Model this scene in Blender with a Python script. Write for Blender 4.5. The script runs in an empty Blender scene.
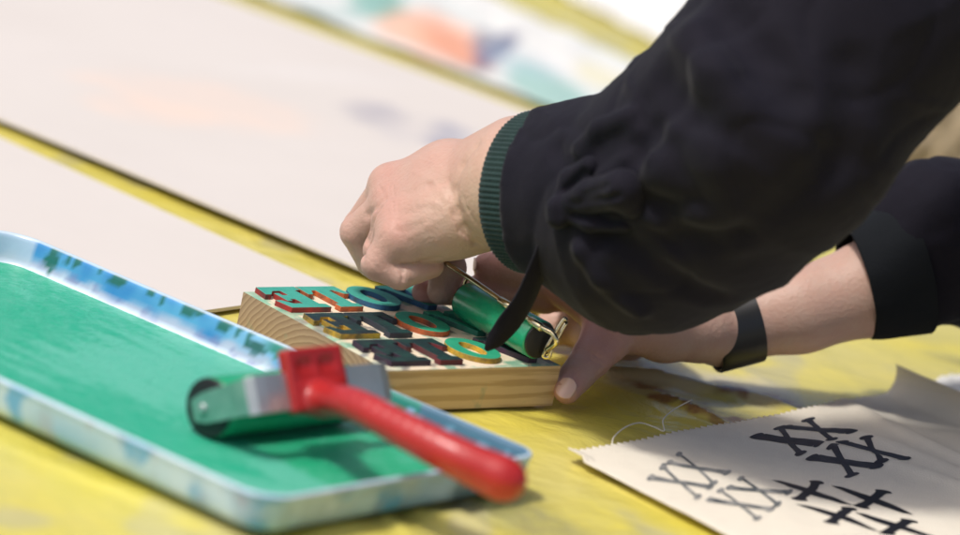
import bpy, bmesh, math, random
import numpy as np
from mathutils import Vector, Matrix, noise
random.seed(4)
C = bpy.context.scene.collection
S = 0.01                                   # everything below is written in centimetres

# ------------------------------------------------------------------ camera
PITCH, ROLL, HF, D = math.radians(14), math.radians(12), math.radians(13), 281.0
f = np.array([0, math.cos(PITCH), -math.sin(PITCH)])
r0 = np.array([1., 0, 0]); u0 = np.array([0, math.sin(PITCH), math.cos(PITCH)])
RX = r0*math.cos(ROLL)+u0*math.sin(ROLL); UY = u0*math.cos(ROLL)-r0*math.sin(ROLL)
CAM = -f*D; FP = 480/math.tan(HF/2)
def P(x, y, z):                            # point of the horizontal plane z
    d = f*FP+RX*(x-480)-UY*(y-267.5); return CAM+d*(z-CAM[2])/d[2]
def Q(x, y, Y):                            # point of the upright plane y = Y
    d = f*FP+RX*(x-480)-UY*(y-267.5); return CAM+d*(Y-CAM[1])/d[1]
cd = bpy.data.cameras.new('camera'); cam = bpy.data.objects.new('camera', cd); C.objects.link(cam)
m = Matrix(((RX[0], UY[0], -f[0], CAM[0]*S), (RX[1], UY[1], -f[1], CAM[1]*S), (RX[2], UY[2], -f[2], CAM[2]*S), (0, 0, 0, 1)))
cam.matrix_world = m
cd.sensor_width = 36; cd.lens = 18/math.tan(HF/2); cd.clip_end = 500; cd.clip_start = .05
cd.dof.use_dof = True; cd.dof.focus_distance = 2.525; cd.dof.aperture_fstop = 3.6
bpy.context.scene.camera = cam
# ------------------------------------------------------------------ light
SUN_EL, SUN_AZ = math.radians(61), math.radians(236)      # azimuth from +Y towards +X
w = bpy.data.worlds.new('World'); bpy.context.scene.world = w; w.use_nodes = True
nt = w.node_tree; bg = nt.nodes['Background']; sk = nt.nodes.new('ShaderNodeTexSky')
sk.sky_type = 'NISHITA'; sk.sun_disc = False; sk.sun_elevation = SUN_EL; sk.sun_rotation = SUN_AZ; sk.air_density = .7; sk.dust_density = 5; sk.ozone_density = .6
nt.links.new(sk.outputs[0], bg.inputs[0]); bg.inputs[1].default_value = .15
ld = bpy.data.lights.new('sun', 'SUN'); sun = bpy.data.objects.new('sun', ld); C.objects.link(sun)
ld.energy = 2.75; ld.angle = math.radians(7); ld.color = (1, .955, .91)
sd = Vector((math.sin(SUN_AZ)*math.cos(SUN_EL), math.cos(SUN_AZ)*math.cos(SUN_EL), math.sin(SUN_EL)))
sun.rotation_euler = sd.to_track_quat('Z', 'Y').to_euler(); sun.location = sd*5
vs = bpy.context.scene.view_settings; vs.view_transform = 'Standard'; vs.look = 'None'; vs.exposure = -0.13; vs.gamma = 1

# ------------------------------------------------------------------ materials
def srgb(r, g, b): return tuple(((c/255)/12.92 if c < 10 else ((c/255+.055)/1.055)**2.4) for c in (r, g, b))+(1,)
def mat(name, col, rough=.6, metal=0, var=None, vscale=20, vstr=.5, bump=0, bscale=80, coat=0, attr=None, sss=0, spec=.5, stretch=None, sheen=0):
    M = bpy.data.materials.new(name); M.use_nodes = True; t = M.node_tree; N = t.nodes; L = t.links
    b = N['Principled BSDF']; b.inputs['Base Color'].default_value = col
    b.inputs['Roughness'].default_value = rough; b.inputs['Metallic'].default_value = metal
    b.inputs['Specular IOR Level'].default_value = spec
    if coat: b.inputs['Coat Weight'].default_value = coat; b.inputs['Coat Roughness'].default_value = .15
    if sheen: b.inputs['Sheen Weight'].default_value = sheen; b.inputs['Sheen Roughness'].default_value = .4
    tc = N.new('ShaderNodeTexCoord'); mp = N.new('ShaderNodeMapping'); L.new(tc.outputs['Object'], mp.inputs[0])
    if stretch: mp.inputs['Scale'].default_value = stretch
    src = None
    if attr:
        a = N.new('ShaderNodeAttribute'); a.attribute_name = attr; src = a.outputs['Color']
    if var:
        n = N.new('ShaderNodeTexNoise'); n.inputs['Scale'].default_value = vscale; n.inputs['Detail'].default_value = 6; n.inputs['Roughness'].default_value = .65
        L.new(mp.outputs[0], n.inputs['Vector'])
        cr = N.new('ShaderNodeMapRange'); cr.inputs[1].default_value = .35; cr.inputs[2].default_value = .68; cr.inputs[4].default_value = vstr
        L.new(n.outputs[0], cr.inputs[0])
        mx = N.new('ShaderNodeMix'); mx.data_type = 'RGBA'; L.new(cr.outputs[0], mx.inputs[0])
        if src: L.new(src, mx.inputs[6])
        else: mx.inputs[6].default_value = col
        mx.inputs[7].default_value = var; src = mx.outputs[2]
    if src: L.new(src, b.inputs['Base Color'])
    if bump:
        n = N.new('ShaderNodeTexNoise'); n.inputs['Scale'].default_value = bscale; n.inputs['Detail'].default_value = 5
        L.new(mp.outputs[0], n.inputs['Vector'])
        bp = N.new('ShaderNodeBump'); bp.inputs['Strength'].default_value = bump; bp.inputs['Distance'].default_value = .001
        L.new(n.outputs[0], bp.inputs['Height']); L.new(bp.outputs[0], b.inputs['Normal'])
    if sss:
        b.inputs['Subsurface Weight'].default_value = sss; b.inputs['Subsurface Radius'].default_value = (1, .35, .2); b.inputs['Subsurface Scale'].default_value = .004
    return M
MM = {}
MM['sheet'] = mat('yellow_plastic', (.7, .6, .1, 1), .2, attr='col', var=(.62, .56, .16, 1), vscale=9, vstr=.45, bump=.6, bscale=60, spec=.6)
for n_ in MM['sheet'].node_tree.nodes:
    if n_.type == 'BUMP': n_.inputs['Distance'].default_value = .004; n_.inputs['Strength'].default_value = .45
for n_ in MM['sheet'].node_tree.nodes:
    if n_.type == 'TEX_NOISE' and n_.inputs['Scale'].default_value > 50: n_.inputs['Scale'].default_value = 22; n_.inputs['Roughness'].default_value = .6; n_.inputs['Distortion'].default_value = 1.5
MM['board'] = mat('pink_white_board', (.80, .725, .685, 1), .75, var=(.61, .57, .53, 1), vscale=6, vstr=.6, attr='col', bump=.15, bscale=150)
MM['paint_sheet'] = mat('painted_paper', (.8, .8, .8, 1), .5, attr='col')
MM['paper'] = mat('white_paper', (.82, .82, .78, 1), .7, var=(.75, .74, .68, 1), vscale=8)
MM['enamel'] = mat('painted_enamel', (.6, .7, .8, 1), .3, attr='col', bump=.25, bscale=120, coat=.3)
MM['green_ink'] = mat('green_ink', (.015, .38, .19, 1), .38, attr='col', var=(.15, .48, .36, 1), vscale=120, vstr=.35, bump=.8, bscale=330, spec=.22)
MM['green_wet'] = mat('wet_green_ink', (.012, .30, .13, 1), .22, var=(.02, .42, .22, 1), vscale=60, bump=.4, bscale=300, coat=.4)
MM['rubber'] = mat('black_rubber', (.012, .012, .014, 1), .45)
MM['red'] = mat('red_plastic', (.44, .018, .018, 1), .40, var=(.30, .014, .014, 1), vscale=30, vstr=.5, bump=.12, bscale=200, coat=.25)
MM['steel'] = mat('bracket_steel', (.62, .63, .62, 1), .36, metal=.75, var=(.28, .42, .38, 1), vscale=45, vstr=.5, bump=.2, bscale=150)
MM['green_reflecting_steel'] = mat('green_reflecting_steel', (.20, .42, .34, 1), .4, metal=.4, var=(.05, .25, .18, 1), vscale=60, vstr=.7)  # greenish reflection painted into the steel of the left bracket arm
MM['wire'] = mat('brass_wire', (.75, .66, .42, 1), .18, metal=1)
MM['black_cloth'] = mat('black_fabric', (.0065, .006, .012, 1), .85, var=(.010, .0085, .016, 1), vscale=30, bump=.3, bscale=900, sheen=.07, spec=.2)
MM['black_cuff'] = mat('black_cuff', (.008, .010, .013, 1), .9, bump=.3, bscale=500, spec=.2)
MM['green_knit'] = mat('green_knit', (.009, .033, .030, 1), .9, var=(.006, .021, .020, 1), vscale=120, bump=.6, bscale=600, sheen=.2)
MM['strap'] = mat('black_strap', (.012, .013, .015, 1), .4)
MM['nail'] = mat('fingernail', (.78, .50, .43, 1), .22, coat=.5, sss=.1)
MM['tan'] = mat('tan_cloth', (.56, .46, .31, 1), .85, var=(.46, .37, .24, 1), vscale=30, bump=.4, bscale=400)
MM['cloth'] = mat('unbleached_cotton', (.78, .725, .60, 1), .9, var=(.70, .64, .53, 1), vscale=40, bump=.5, bscale=900)
MM['print_grey'] = mat('thin_grey_print', (.035, .05, .06, 1), .7, var=(.50, .48, .44, 1), vscale=130, vstr=.75)
MM['print_dark'] = mat('dark_print', (.012, .014, .022, 1), .6, var=(.07, .07, .09, 1), vscale=140, vstr=.5)
MM['print_black'] = mat('black_print', (.007, .007, .011, 1), .5)
MM['thread'] = mat('cotton_thread', (.8, .75, .6, 1), .9)
MM['table'] = mat('table_wood', (.35, .25, .16, 1), .6, var=(.28, .2, .12, 1), vscale=5)
# skin: tint attribute carries the redder knuckles and fingertips
M = mat('skin', (.62, .40, .30, 1), .48, attr='col', var=(.50, .24, .18, 1), vscale=70, vstr=.30, bump=.5, bscale=420, sss=.12, spec=.35); MM['skin'] = M
# block woods
def wood(name, endgrain):
    M = bpy.data.materials.new(name); M.use_nodes = True; t = M.node_tree; N = t.nodes; L = t.links; b = N['Principled BSDF']
    b.inputs['Roughness'].default_value = .65
    tc = N.new('ShaderNodeTexCoord'); mp = N.new('ShaderNodeMapping'); L.new(tc.outputs['Object'], mp.inputs[0])
    wv = N.new('ShaderNodeTexWave'); L.new(mp.outputs[0], wv.inputs[0])
    cr = N.new('ShaderNodeValToRGB'); e = cr.color_ramp.elements
    if endgrain:
        wv.wave_type = 'RINGS'; wv.rings_direction = 'X'; wv.wave_profile = 'SAW'
        mp.inputs['Location'].default_value = (0, .012, .040); wv.inputs['Scale'].default_value = 85
        wv.inputs['Distortion'].default_value = 2.2; wv.inputs['Detail'].default_value = 3; wv.inputs['Detail Scale'].default_value = 1.2
        e[0].position = .1; e[0].color = (.40, .30, .19, 1); e[1].position = .95; e[1].color = (.25, .17, .10, 1)
    else:
        wv.wave_type = 'BANDS'; wv.bands_direction = 'Z'; wv.wave_profile = 'SIN'
        mp.inputs['Scale'].default_value = (.06, 1, 1); wv.inputs['Scale'].default_value = 42
        wv.inputs['Distortion'].default_value = 2.6; wv.inputs['Detail'].default_value = 4; wv.inputs['Detail Scale'].default_value = 9
        e[0].position = .15; e[0].color = (.50, .33, .16, 1); e[1].position = .6; e[1].color = (.66, .47, .26, 1)
    L.new(wv.outputs[0], cr.inputs[0])
    n = N.new('ShaderNodeTexNoise'); n.inputs['Scale'].default_value = 55; n.inputs['Detail'].default_value = 5; L.new(tc.outputs['Object'], n.inputs[0])
    mr = N.new('ShaderNodeMapRange'); mr.inputs[1].default_value = .63; mr.inputs[2].default_value = .72; mr.inputs[4].default_value = .6; L.new(n.outputs[0], mr.inputs[0])
    mx = N.new('ShaderNodeMix'); mx.data_type = 'RGBA'; L.new(mr.outputs[0], mx.inputs[0]); L.new(cr.outputs[0], mx.inputs[6]); mx.inputs[7].default_value = (.20, .30, .20, 1)
    L.new(mx.outputs[2], b.inputs['Base Color']); return M
MM['endgrain'] = wood('pine_end_grain', True); MM['pine'] = wood('pine_long_grain', False)
MM['block_top'] = mat('inky_block_top', (.76, .64, .46, 1), .6, attr='col', var=(.70, .58, .42, 1), vscale=40)
def foam(name, c): return mat(name, c, .65, var=(.02, .035, .035, 1), vscale=95, vstr=.85, bump=.3, bscale=400)
INK = {'green': mat('ink_top_green', (.02, .30, .17, 1), .5, var=(.06, .42, .24, 1), vscale=90, spec=.25, bump=.4, bscale=300),
       'teal': mat('ink_top_teal', (.06, .36, .28, 1), .5, var=(.03, .27, .2, 1), vscale=90, spec=.25, bump=.4, bscale=300),
       'dark': mat('ink_top_dark', (.012, .016, .026, 1), .5, var=(.015, .10, .07, 1), vscale=60, spec=.25, bump=.4, bscale=300)}

# ------------------------------------------------------------------ builders
def link(name, verts, faces, mats, parent=None, smooth=True, midx=None, cols=None, origin=None, bevel=0):
    """verts in cm world space; the object's origin is its base unless it is a part"""
    V = np.array(verts, float)
    if parent is not None: o0 = np.array(parent['_o'])
    else: o0 = np.array(origin) if origin is not None else np.array([V[:, 0].mean(), V[:, 1].mean(), V[:, 2].min()])
    me = bpy.data.meshes.new(name); me.from_pydata(((V-o0)*S).tolist(), [], [list(map(int, q)) for q in faces])
    for mm in (mats if isinstance(mats, (list, tuple)) else [mats]): me.materials.append(mm)
    if midx is not None: me.polygons.foreach_set('material_index', midx)
    me.polygons.foreach_set('use_smooth', [smooth]*len(me.polygons))
    if cols is not None:
        a = me.color_attributes.new('col', 'FLOAT_COLOR', 'POINT'); c = np.ones((len(V), 4)); c[:, :3] = cols; a.data.foreach_set('color', c.ravel())
    o = bpy.data.objects.new(name, me); C.objects.link(o)
    if parent is not None: o.parent = parent
    else: o.location = o0*S
    o['_o'] = [float(v) for v in o0]
    if bevel:
        b = o.modifiers.new('bevel', 'BEVEL'); b.width = bevel*S; b.segments = 3; b.limit_method = 'ANGLE'
    return o
def tag(o, label=None, cat=None, group=None, kind=None):
    for k, v in (('label', label), ('category', cat), ('group', group), ('kind', kind)):
        if v: o[k] = v
    return o
def empty(name, loc, label, cat, group=None):
    o = bpy.data.objects.new(name, None); C.objects.link(o); o.location = np.array(loc)*S; o.empty_display_size = .02
    o['_o'] = [float(v) for v in loc]; return tag(o, label, cat, group)
def nrm(v): v = np.array(v, float); return v/np.linalg.norm(v)
def spline(pts, n):
    """Catmull-Rom through rows of numbers"""
    A = np.array(pts, float); A = np.vstack([2*A[0]-A[1], A, 2*A[-1]-A[-2]]); out = []
    k = len(A)-3
    for i in range(n):
        t = i/(n-1)*k; j = min(int(t), k-1); u = t-j; a, b, c, d = A[j:j+4]
        out.append(.5*((2*b)+(c-a)*u+(2*a-5*b+4*c-d)*u*u+(3*b-a-3*c+d)*u**3))
    return np.array(out)
def tube(path, r, n=12, closed=False):
    path = np.array(path, float); m_ = len(path); rr = np.broadcast_to(np.array(r, float), (m_,))
    V = []; F = []; up = np.array([0, 0, 1.]); T0 = None
    for i in range(m_):
        a = path[max(i-1, 0)]; b = path[min(i+1, m_-1)]; T = nrm(b-a)
        if T0 is None:
            if abs(T[2]) > .9: up = np.array([1., 0, 0])
            N_ = nrm(np.cross(T, up))
        else: N_ = nrm(N_-T*(N_@T))
        T0 = T; B = np.cross(T, N_)
        for k in range(n):
            th = 2*math.pi*k/n; V.append(path[i]+rr[i]*(N_*math.cos(th)+B*math.sin(th)))
    for i in range(m_-1):
        for k in range(n):
            F.append((i*n+k, i*n+(k+1) % n, (i+1)*n+(k+1) % n, (i+1)*n+k))
    F.append(tuple(range(n))[::-1]); F.append(tuple((m_-1)*n+k for k in range(n)))
    return V, F
def merge(*vf):
    V = []; F = []
    for v, f_ in vf:
        o = len(V); V += list(v); F += [tuple(i+o for i in q) for q in f_]
    return V, F
def ribbon(path, wvec, width, th=.12):
    """flat strap: path (n,3), wvec (n,3) width direction, width (n,)"""
    V = []; F = []; path = np.array(path); m_ = len(path)
    for i in range(m_):
        T = nrm(path[min(i+1, m_-1)]-path[max(i-1, 0)]); W = np.array(wvec[i]); W = nrm(W-T*(W@T)); N_ = np.cross(T, W); h = width[i]/2
        for a, b in ((-1, -1), (0, -1.25), (1, -1), (1, 1), (0, 1.25), (-1, 1)): V.append(path[i]+W*a*h+N_*b*th/2)
    for i in range(m_-1):
        for k in range(6): F.append((i*6+k, i*6+(k+1) % 6, (i+1)*6+(k+1) % 6, (i+1)*6+k))
    F.append(tuple(range(6))[::-1]); F.append(tuple((m_-1)*6+k for k in range(6)))
    return V, F
def prism(poly, origin, U, V_, z0, z1, N_=None):
    """polygon (u,v) extruded between heights z0 and z1"""
    N_ = np.array([0, 0, 1.]) if N_ is None else N_
    n = len(poly); vs_ = [origin+U*a+V_*b+N_*z for z in (z0, z1) for a, b in poly]
    F = [tuple(range(n))[::-1], tuple(range(n, 2*n))]+[(i, (i+1) % n, n+(i+1) % n, n+i) for i in range(n)]
    return vs_, F
def grid(fn, us, vs_):
    V = [fn(a, b) for b in vs_ for a in us]; n = len(us)
    F = [(j*n+i, j*n+i+1, (j+1)*n+i+1, (j+1)*n+i) for j in range(len(vs_)-1) for i in range(n-1)]
    return V, F
def slab(V, F, th):
    """give an open grid thickness downward"""
    n = len(V); V2 = [np.array(v)-np.array([0, 0, th]) for v in V]; E_ = {}
    for q in F:
        for i in range(len(q)):
            a, b = q[i], q[(i+1) % len(q)]; E_[(a, b)] = 1
    side = [(b, a, a+n, b+n) for (a, b) in E_ if (b, a) not in E_]
    return list(V)+V2, list(F)+[tuple(i+n for i in q[::-1]) for q in F]+side

# ---- signed distance modelling: one continuous skin out of tapered limbs
class SDF:
    def __init__(s, lo, hi, h):
        s.lo = np.array(lo, float); s.h = h; s.n = (np.ceil((np.array(hi)-s.lo)/h)+1).astype(int)
        s.f = np.full(s.n, 9., np.float32)
    def box(s, lo, hi):
        a = np.clip(np.floor((np.minimum(lo, hi)-s.lo)/s.h).astype(int), 0, s.n-1); b = np.clip(np.ceil((np.maximum(lo, hi)-s.lo)/s.h).astype(int)+1, 1, s.n)
        sl = tuple(slice(i, max(j, i+1)) for i, j in zip(a, b))
        ax = [(s.lo[k]+s.h*np.arange(sl[k].start, sl[k].stop)).astype(np.float32) for k in range(3)]
        return sl, ax[0][:, None, None], ax[1][None, :, None], ax[2][None, None, :]
    def cone(s, a, b, ra, rb, k=.3, carve=False):
        a = np.array(a, float); b = np.array(b, float); R = max(ra, rb)+k+.9
        sl, X, Y, Z = s.box(np.minimum(a, b)-R, np.maximum(a, b)+R)
        d = b-a; L2 = d@d+1e-9
        t = np.clip(((X-a[0])*d[0]+(Y-a[1])*d[1]+(Z-a[2])*d[2])/L2, 0, 1)
        g = np.sqrt((X-a[0]-t*d[0])**2+(Y-a[1]-t*d[1])**2+(Z-a[2]-t*d[2])**2)-(ra+(rb-ra)*t)
        s.put(sl, g, k)
    def put(s, sl, g, k):
        o = s.f[sl]; h = np.clip(.5+.5*(o-g)/k, 0, 1); s.f[sl] = o*(1-h)+g*h-k*h*(1-h)
    def chain(s, pts, rs, k=.3):
        for i in range(len(pts)-1): s.cone(pts[i], pts[i+1], rs[i], rs[i+1], k)
    def rbox(s, c, ax, hs, rad, k=.3):
        c = np.array(c, float); R = np.linalg.norm(hs)+k+.8; sl, X, Y, Z = s.box(c-R, c+R); q = []
        for a, h in zip(ax, hs): q.append(np.abs((X-c[0])*a[0]+(Y-c[1])*a[1]+(Z-c[2])*a[2])-(h-rad))
        g = np.sqrt(sum(np.maximum(v, 0)**2 for v in q))+np.minimum(np.maximum(np.maximum(q[0], q[1]), q[2]), 0)-rad
        s.put(sl, g, k)
    def groove(s, pts, depth, wd):
        for a, b in zip(pts[:-1], pts[1:]):
            a = np.array(a, float); b = np.array(b, float); R = wd*3
            sl, X, Y, Z = s.box(np.minimum(a, b)-R, np.maximum(a, b)+R); d = b-a; L2 = d@d+1e-9
            t = np.clip(((X-a[0])*d[0]+(Y-a[1])*d[1]+(Z-a[2])*d[2])/L2, 0, 1)
            g = (X-a[0]-t*d[0])**2+(Y-a[1]-t*d[1])**2+(Z-a[2]-t*d[2])**2
            s.f[sl] = s.f[sl]+depth*np.exp(-g/wd**2)
    def mesh(s):
        F_ = s.f; neg = F_ < 0; n = s.n; acc = np.zeros(tuple(n-1)+(3,), np.float32); cnt = np.zeros(tuple(n-1), np.float32)
        corners = [(i, j, k) for i in (0, 1) for j in (0, 1) for k in (0, 1)]
        sub = lambda A, c: A[c[0]:c[0]+n[0]-1, c[1]:c[1]+n[1]-1, c[2]:c[2]+n[2]-1]
        sg = sum(sub(neg, c).astype(np.int8) for c in corners); act = (sg > 0) & (sg < 8)
        I = np.argwhere(act); P_ = np.zeros((len(I), 3)); N_ = np.zeros(len(I))
        for c in corners:
            for ax in range(3):
                if c[ax]: continue
                c2 = list(c); c2[ax] = 1
                f1 = F_[I[:, 0]+c[0], I[:, 1]+c[1], I[:, 2]+c[2]]; f2 = F_[I[:, 0]+c2[0], I[:, 1]+c2[1], I[:, 2]+c2[2]]
                x = (f1 < 0) != (f2 < 0); t = np.where(x, f1/np.where(x, f1-f2, 1), 0)
                p = np.tile(np.array(c, float), (len(I), 1)); p[:, ax] = t; P_[x] += p[x]; N_[x] += 1
        V = s.lo+s.h*(I+P_/N_[:, None]); idx = -np.ones(tuple(n-1), np.int64); idx[tuple(I.T)] = np.arange(len(I)); Q_ = []
        for ax in range(3):
            o1, o2 = [(1, 2), (2, 0), (0, 1)][ax]
            sl1 = [slice(1, n[k]-1) for k in range(3)]; sl1[ax] = slice(0, n[ax]-1); sl2 = list(sl1); sl2[ax] = slice(1, n[ax])
            a = neg[tuple(sl1)]; b = neg[tuple(sl2)]; e = np.argwhere(a != b); st = a[tuple(e.T)]
            e = e+np.array([0 if k == ax else 1 for k in range(3)])
            d1 = np.zeros(3, int); d1[o1] = 1; d2 = np.zeros(3, int); d2[o2] = 1
            q = np.stack([idx[tuple((e-d1-d2).T)], idx[tuple((e-d2).T)], idx[tuple(e.T)], idx[tuple((e-d1).T)]], 1)
            q[~st] = q[~st][:, ::-1]; Q_.append(q)
        return V, np.concatenate(Q_)
def hit(sd, px, py):
    d = nrm(f*FP+RX*(px-480)-UY*(py-267.5))
    for t in np.arange(215, 300, .04):
        p = CAM+d*t; i = np.round((p-sd.lo)/sd.h).astype(int)
        if np.all(i >= 0) and np.all(i < sd.n) and sd.f[tuple(i)] < 0: return p
    return None
def hg(sd, pts, dp, wd):
    q = [hit(sd, *p) for p in pts]; q = [p for p in q if p is not None]
    if len(q) > 1: sd.groove(q, dp, wd)
def relax(V, F, it=2):
    F = np.array(F); E_ = np.concatenate([F[:, [i, (i+1) % 4]] for i in range(4)]); n = len(V)
    for _ in range(it):
        for lam in (.5, -.52):
            A = np.zeros_like(V); c = np.zeros(n); np.add.at(A, E_[:, 0], V[E_[:, 1]]); np.add.at(c, E_[:, 0], 1)
            V = V+lam*(A/np.maximum(c, 1)[:, None]-V)
    return V
def nz(p, s, seed=0.): return noise.noise(Vector((p[0]*s+seed, p[1]*s+seed*.7, (p[2] if len(p) > 2 else 0)*s+seed*1.3)))
def mixc(a, b, t): t = min(max(t, 0), 1); return tuple(x*(1-t)+y*t for x, y in zip(a, b))
def sst(a, b, x): t = min(max((x-a)/(b-a), 0), 1); return t*t*(3-2*t)
def blob(p, c, rx, ry, ang=0):
    dx, dy = p[0]-c[0], p[1]-c[1]; ca, sa = math.cos(ang), math.sin(ang); return ((dx*ca+dy*sa)/rx)**2+((-dx*sa+dy*ca)/ry)**2

# ================================================================== SETTING
v, f_ = prism([(-90, -130), (110, -130), (110, 330), (-90, 330)], np.zeros(3), np.array([1., 0, 0]), np.array([0, 1., 0]), -3, -.35)
tag(link('table_top', v, f_, MM['table'], smooth=False), kind='structure')
# far ground under the table
v, f_ = prism([(-900, -600), (900, -600), (900, 3000), (-900, 3000)], np.zeros(3), np.array([1., 0, 0]), np.array([0, 1., 0]), -76, -74)
tag(link('ground', v, f_, mat('ground_paving', (.3, .28, .25, 1), .8, var=(.22, .21, .19, 1), vscale=3), smooth=False), kind='structure')

# yellow plastic sheet: a creased film with red stains and a pale painted-in reflection
creases = [((400, 508), (575, 560), .55, .5), ((350, 497), (420, 540), .3, .5), ((600, 478), (760, 545), .25, .4), ((612, 368), (740, 402), .7, .7), ((700, 388), (800, 412), .6, .6),
           ((650, 392), (730, 425), .4, .4), ((380, 520), (300, 535), .3, .6), ((20, 450), (230, 535), .2, .7), ((780, 330), (960, 345), .3, 1.2), ((440, 520), (640, 600), .5, .6)]
cre = [(P(*a, 0)[:2], P(*b, 0)[:2], h, wd) for a, b, h, wd in creases]
def hs(x, y):
    h = -.05+.10*nz((x, y), .12)+.05*nz((x, y), .4, 5)
    if -14 < x < 16 and -75 < y < -36: h += .26*abs(nz((x, y), .8, 13))*sst(7, 3, seg(x, y, P(430, 490, 0), P(600, 548, 0)))+.07*nz((x*1.5-y, y), .9, 3)*sst(7, 3, seg(x, y, P(430, 490, 0), P(600, 548, 0)))
    h += .07*abs(nz((x+.6*y, y), .55, 23))+.12*max(0, nz((x*.8+y*.5, y*.35-x*.2), .35, 41)-.15)
    for a, b, hh, wd in cre:
        d = b-a; t = np.clip(((x-a[0])*d[0]+(y-a[1])*d[1])/(d@d), 0, 1); q = math.hypot(x-a[0]-t*d[0], y-a[1]-t*d[1])
        if q < wd*3: h += hh*math.exp(-(q/wd)**2)*math.sin(math.pi*(.08+.84*t))
    return h
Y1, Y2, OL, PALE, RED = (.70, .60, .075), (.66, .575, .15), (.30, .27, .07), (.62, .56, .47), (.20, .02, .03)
pp = lambda x, y: P(x, y, 0)
st_red = [(pp(655, 398), pp(690, 402)), (pp(690, 406), pp(720, 424)), (pp(755, 393), pp(790, 405)), (pp(640, 385), pp(660, 392)), (pp(720, 394), pp(745, 396)), (pp(700, 412), pp(735, 420))]
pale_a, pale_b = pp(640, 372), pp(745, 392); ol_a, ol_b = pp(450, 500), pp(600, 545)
def seg(x, y, a, b):
    d = b[:2]-a[:2]; t = np.clip(((x-a[0])*d[0]+(y-a[1])*d[1])/(d@d), 0, 1); return math.hypot(x-a[0]-t*d[0], y-a[1]-t*d[1])
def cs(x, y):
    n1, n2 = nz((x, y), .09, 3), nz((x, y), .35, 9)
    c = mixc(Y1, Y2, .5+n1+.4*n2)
    c = mixc(c, PALE, .85*sst(4.6, 1.6, seg(x, y, pale_a, pale_b)+2.2*n2))  # pale crumpled film and its reflection, painted into the sheet colour
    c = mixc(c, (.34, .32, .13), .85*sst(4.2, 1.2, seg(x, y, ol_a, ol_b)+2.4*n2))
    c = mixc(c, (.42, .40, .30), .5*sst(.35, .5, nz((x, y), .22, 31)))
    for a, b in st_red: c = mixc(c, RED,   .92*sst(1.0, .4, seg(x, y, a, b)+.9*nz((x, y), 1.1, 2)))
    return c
xs = np.concatenate([np.arange(-89, -34, 2.5), np.arange(-34, 36, .35), np.arange(36, 92, 2.5)]); ys = np.concatenate([np.arange(-129, -80, 2.5), np.arange(-80, 8, .4), np.arange(8, 300, 2.)])
v, f_ = grid(lambda a, b: np.array([a, b, hs(a, b)]), xs, ys)
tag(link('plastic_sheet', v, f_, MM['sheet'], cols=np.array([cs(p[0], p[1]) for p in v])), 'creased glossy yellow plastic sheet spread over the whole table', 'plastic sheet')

# ------------------------------------------------------------------ cardboard boards
def board(poly, zf, th, label, stains, name='cardboard_sheet'):
    a, b, c, d = [np.array(q) for q in poly]           # a,b near edge; d,c far edge
    n1, n2 = 70, 50; V = []
    for j in range(n2+1):
        for i in range(n1+1):
            s_, t_ = i/n1, j/n2; p = (a*(1-s_)+b*s_)*(1-t_)+(d*(1-s_)+c*s_)*t_; V.append(np.array([p[0], p[1], zf(s_, t_)]))
    F = [(j*(n1+1)+i, j*(n1+1)+i+1, (j+1)*(n1+1)+i+1, (j+1)*(n1+1)+i) for j in range(n2) for i in range(n1)]
    def cc(p):
        c = mixc((.655, .615, .575), (.625, .585, .54), .5+nz(p, .05, 7))
        for q, rx, ry, an, col, am in stains: c = mixc(c, col, am*sst(1.3, .3, blob(p, q, rx, ry, an)+.6*nz(p, .5, 4)))
        return c
    cols = [cc(p) for p in V]; V, F = slab(V, F, th)
    return tag(link(name, V, F, MM['board'], cols=np.array(cols+cols), smooth=False), label, 'cardboard sheet', 'pinkish white boards on the table')
K = P(343, 291, .4); ka = nrm(P(0, 137, .4)-K); kb = nrm(P(0, 339, .4)-K)
board([K+kb*62, K, K+ka*75, K+ka*75+kb*62], lambda s_, t_: .38+.03*math.sin(3*s_), .22, 'near pinkish white board beyond the ink tray, its corner behind the wooden block', [])
e0, e1 = P(356, 264, .9), P(0, 119, .6); dv = nrm(e0-e1); g0 = P(530, 108, .8); g1 = P(225, -5, .8); right = e0+dv*12
wdt = nrm(g0-e0); b2 = [e1-dv*55, right, g0+dv*22, g1-dv*45]
board(b2, lambda s_, t_: .42+.38*sst(.25, .75, s_)*(1-.6*t_), .2, 'far pinkish white board with faint blue grey smudges, across the yellow gap',
      [(P(378, 110, 1), 2.6, 5, .1, (.34, .33, .38), .8), (P(447, 132, 1), 1.9, 5., 0, (.10, .13, .28), 1), (P(470, 136, 1), 2.5, 3., 0, (.4, .42, .48), .6), (P(405, 128, 1), 2, 4, 0, (.5, .48, .5), .5),
       (P(195, 95, 1), 9, 8, 0, (.80, .60, .48), .5), (P(150, 105, 1), 5, 5, 0, (.80, .60, .48), .4), (P(330, 70, 1), 9, 3, .6, (.70, .68, .66), .3)])
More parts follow.
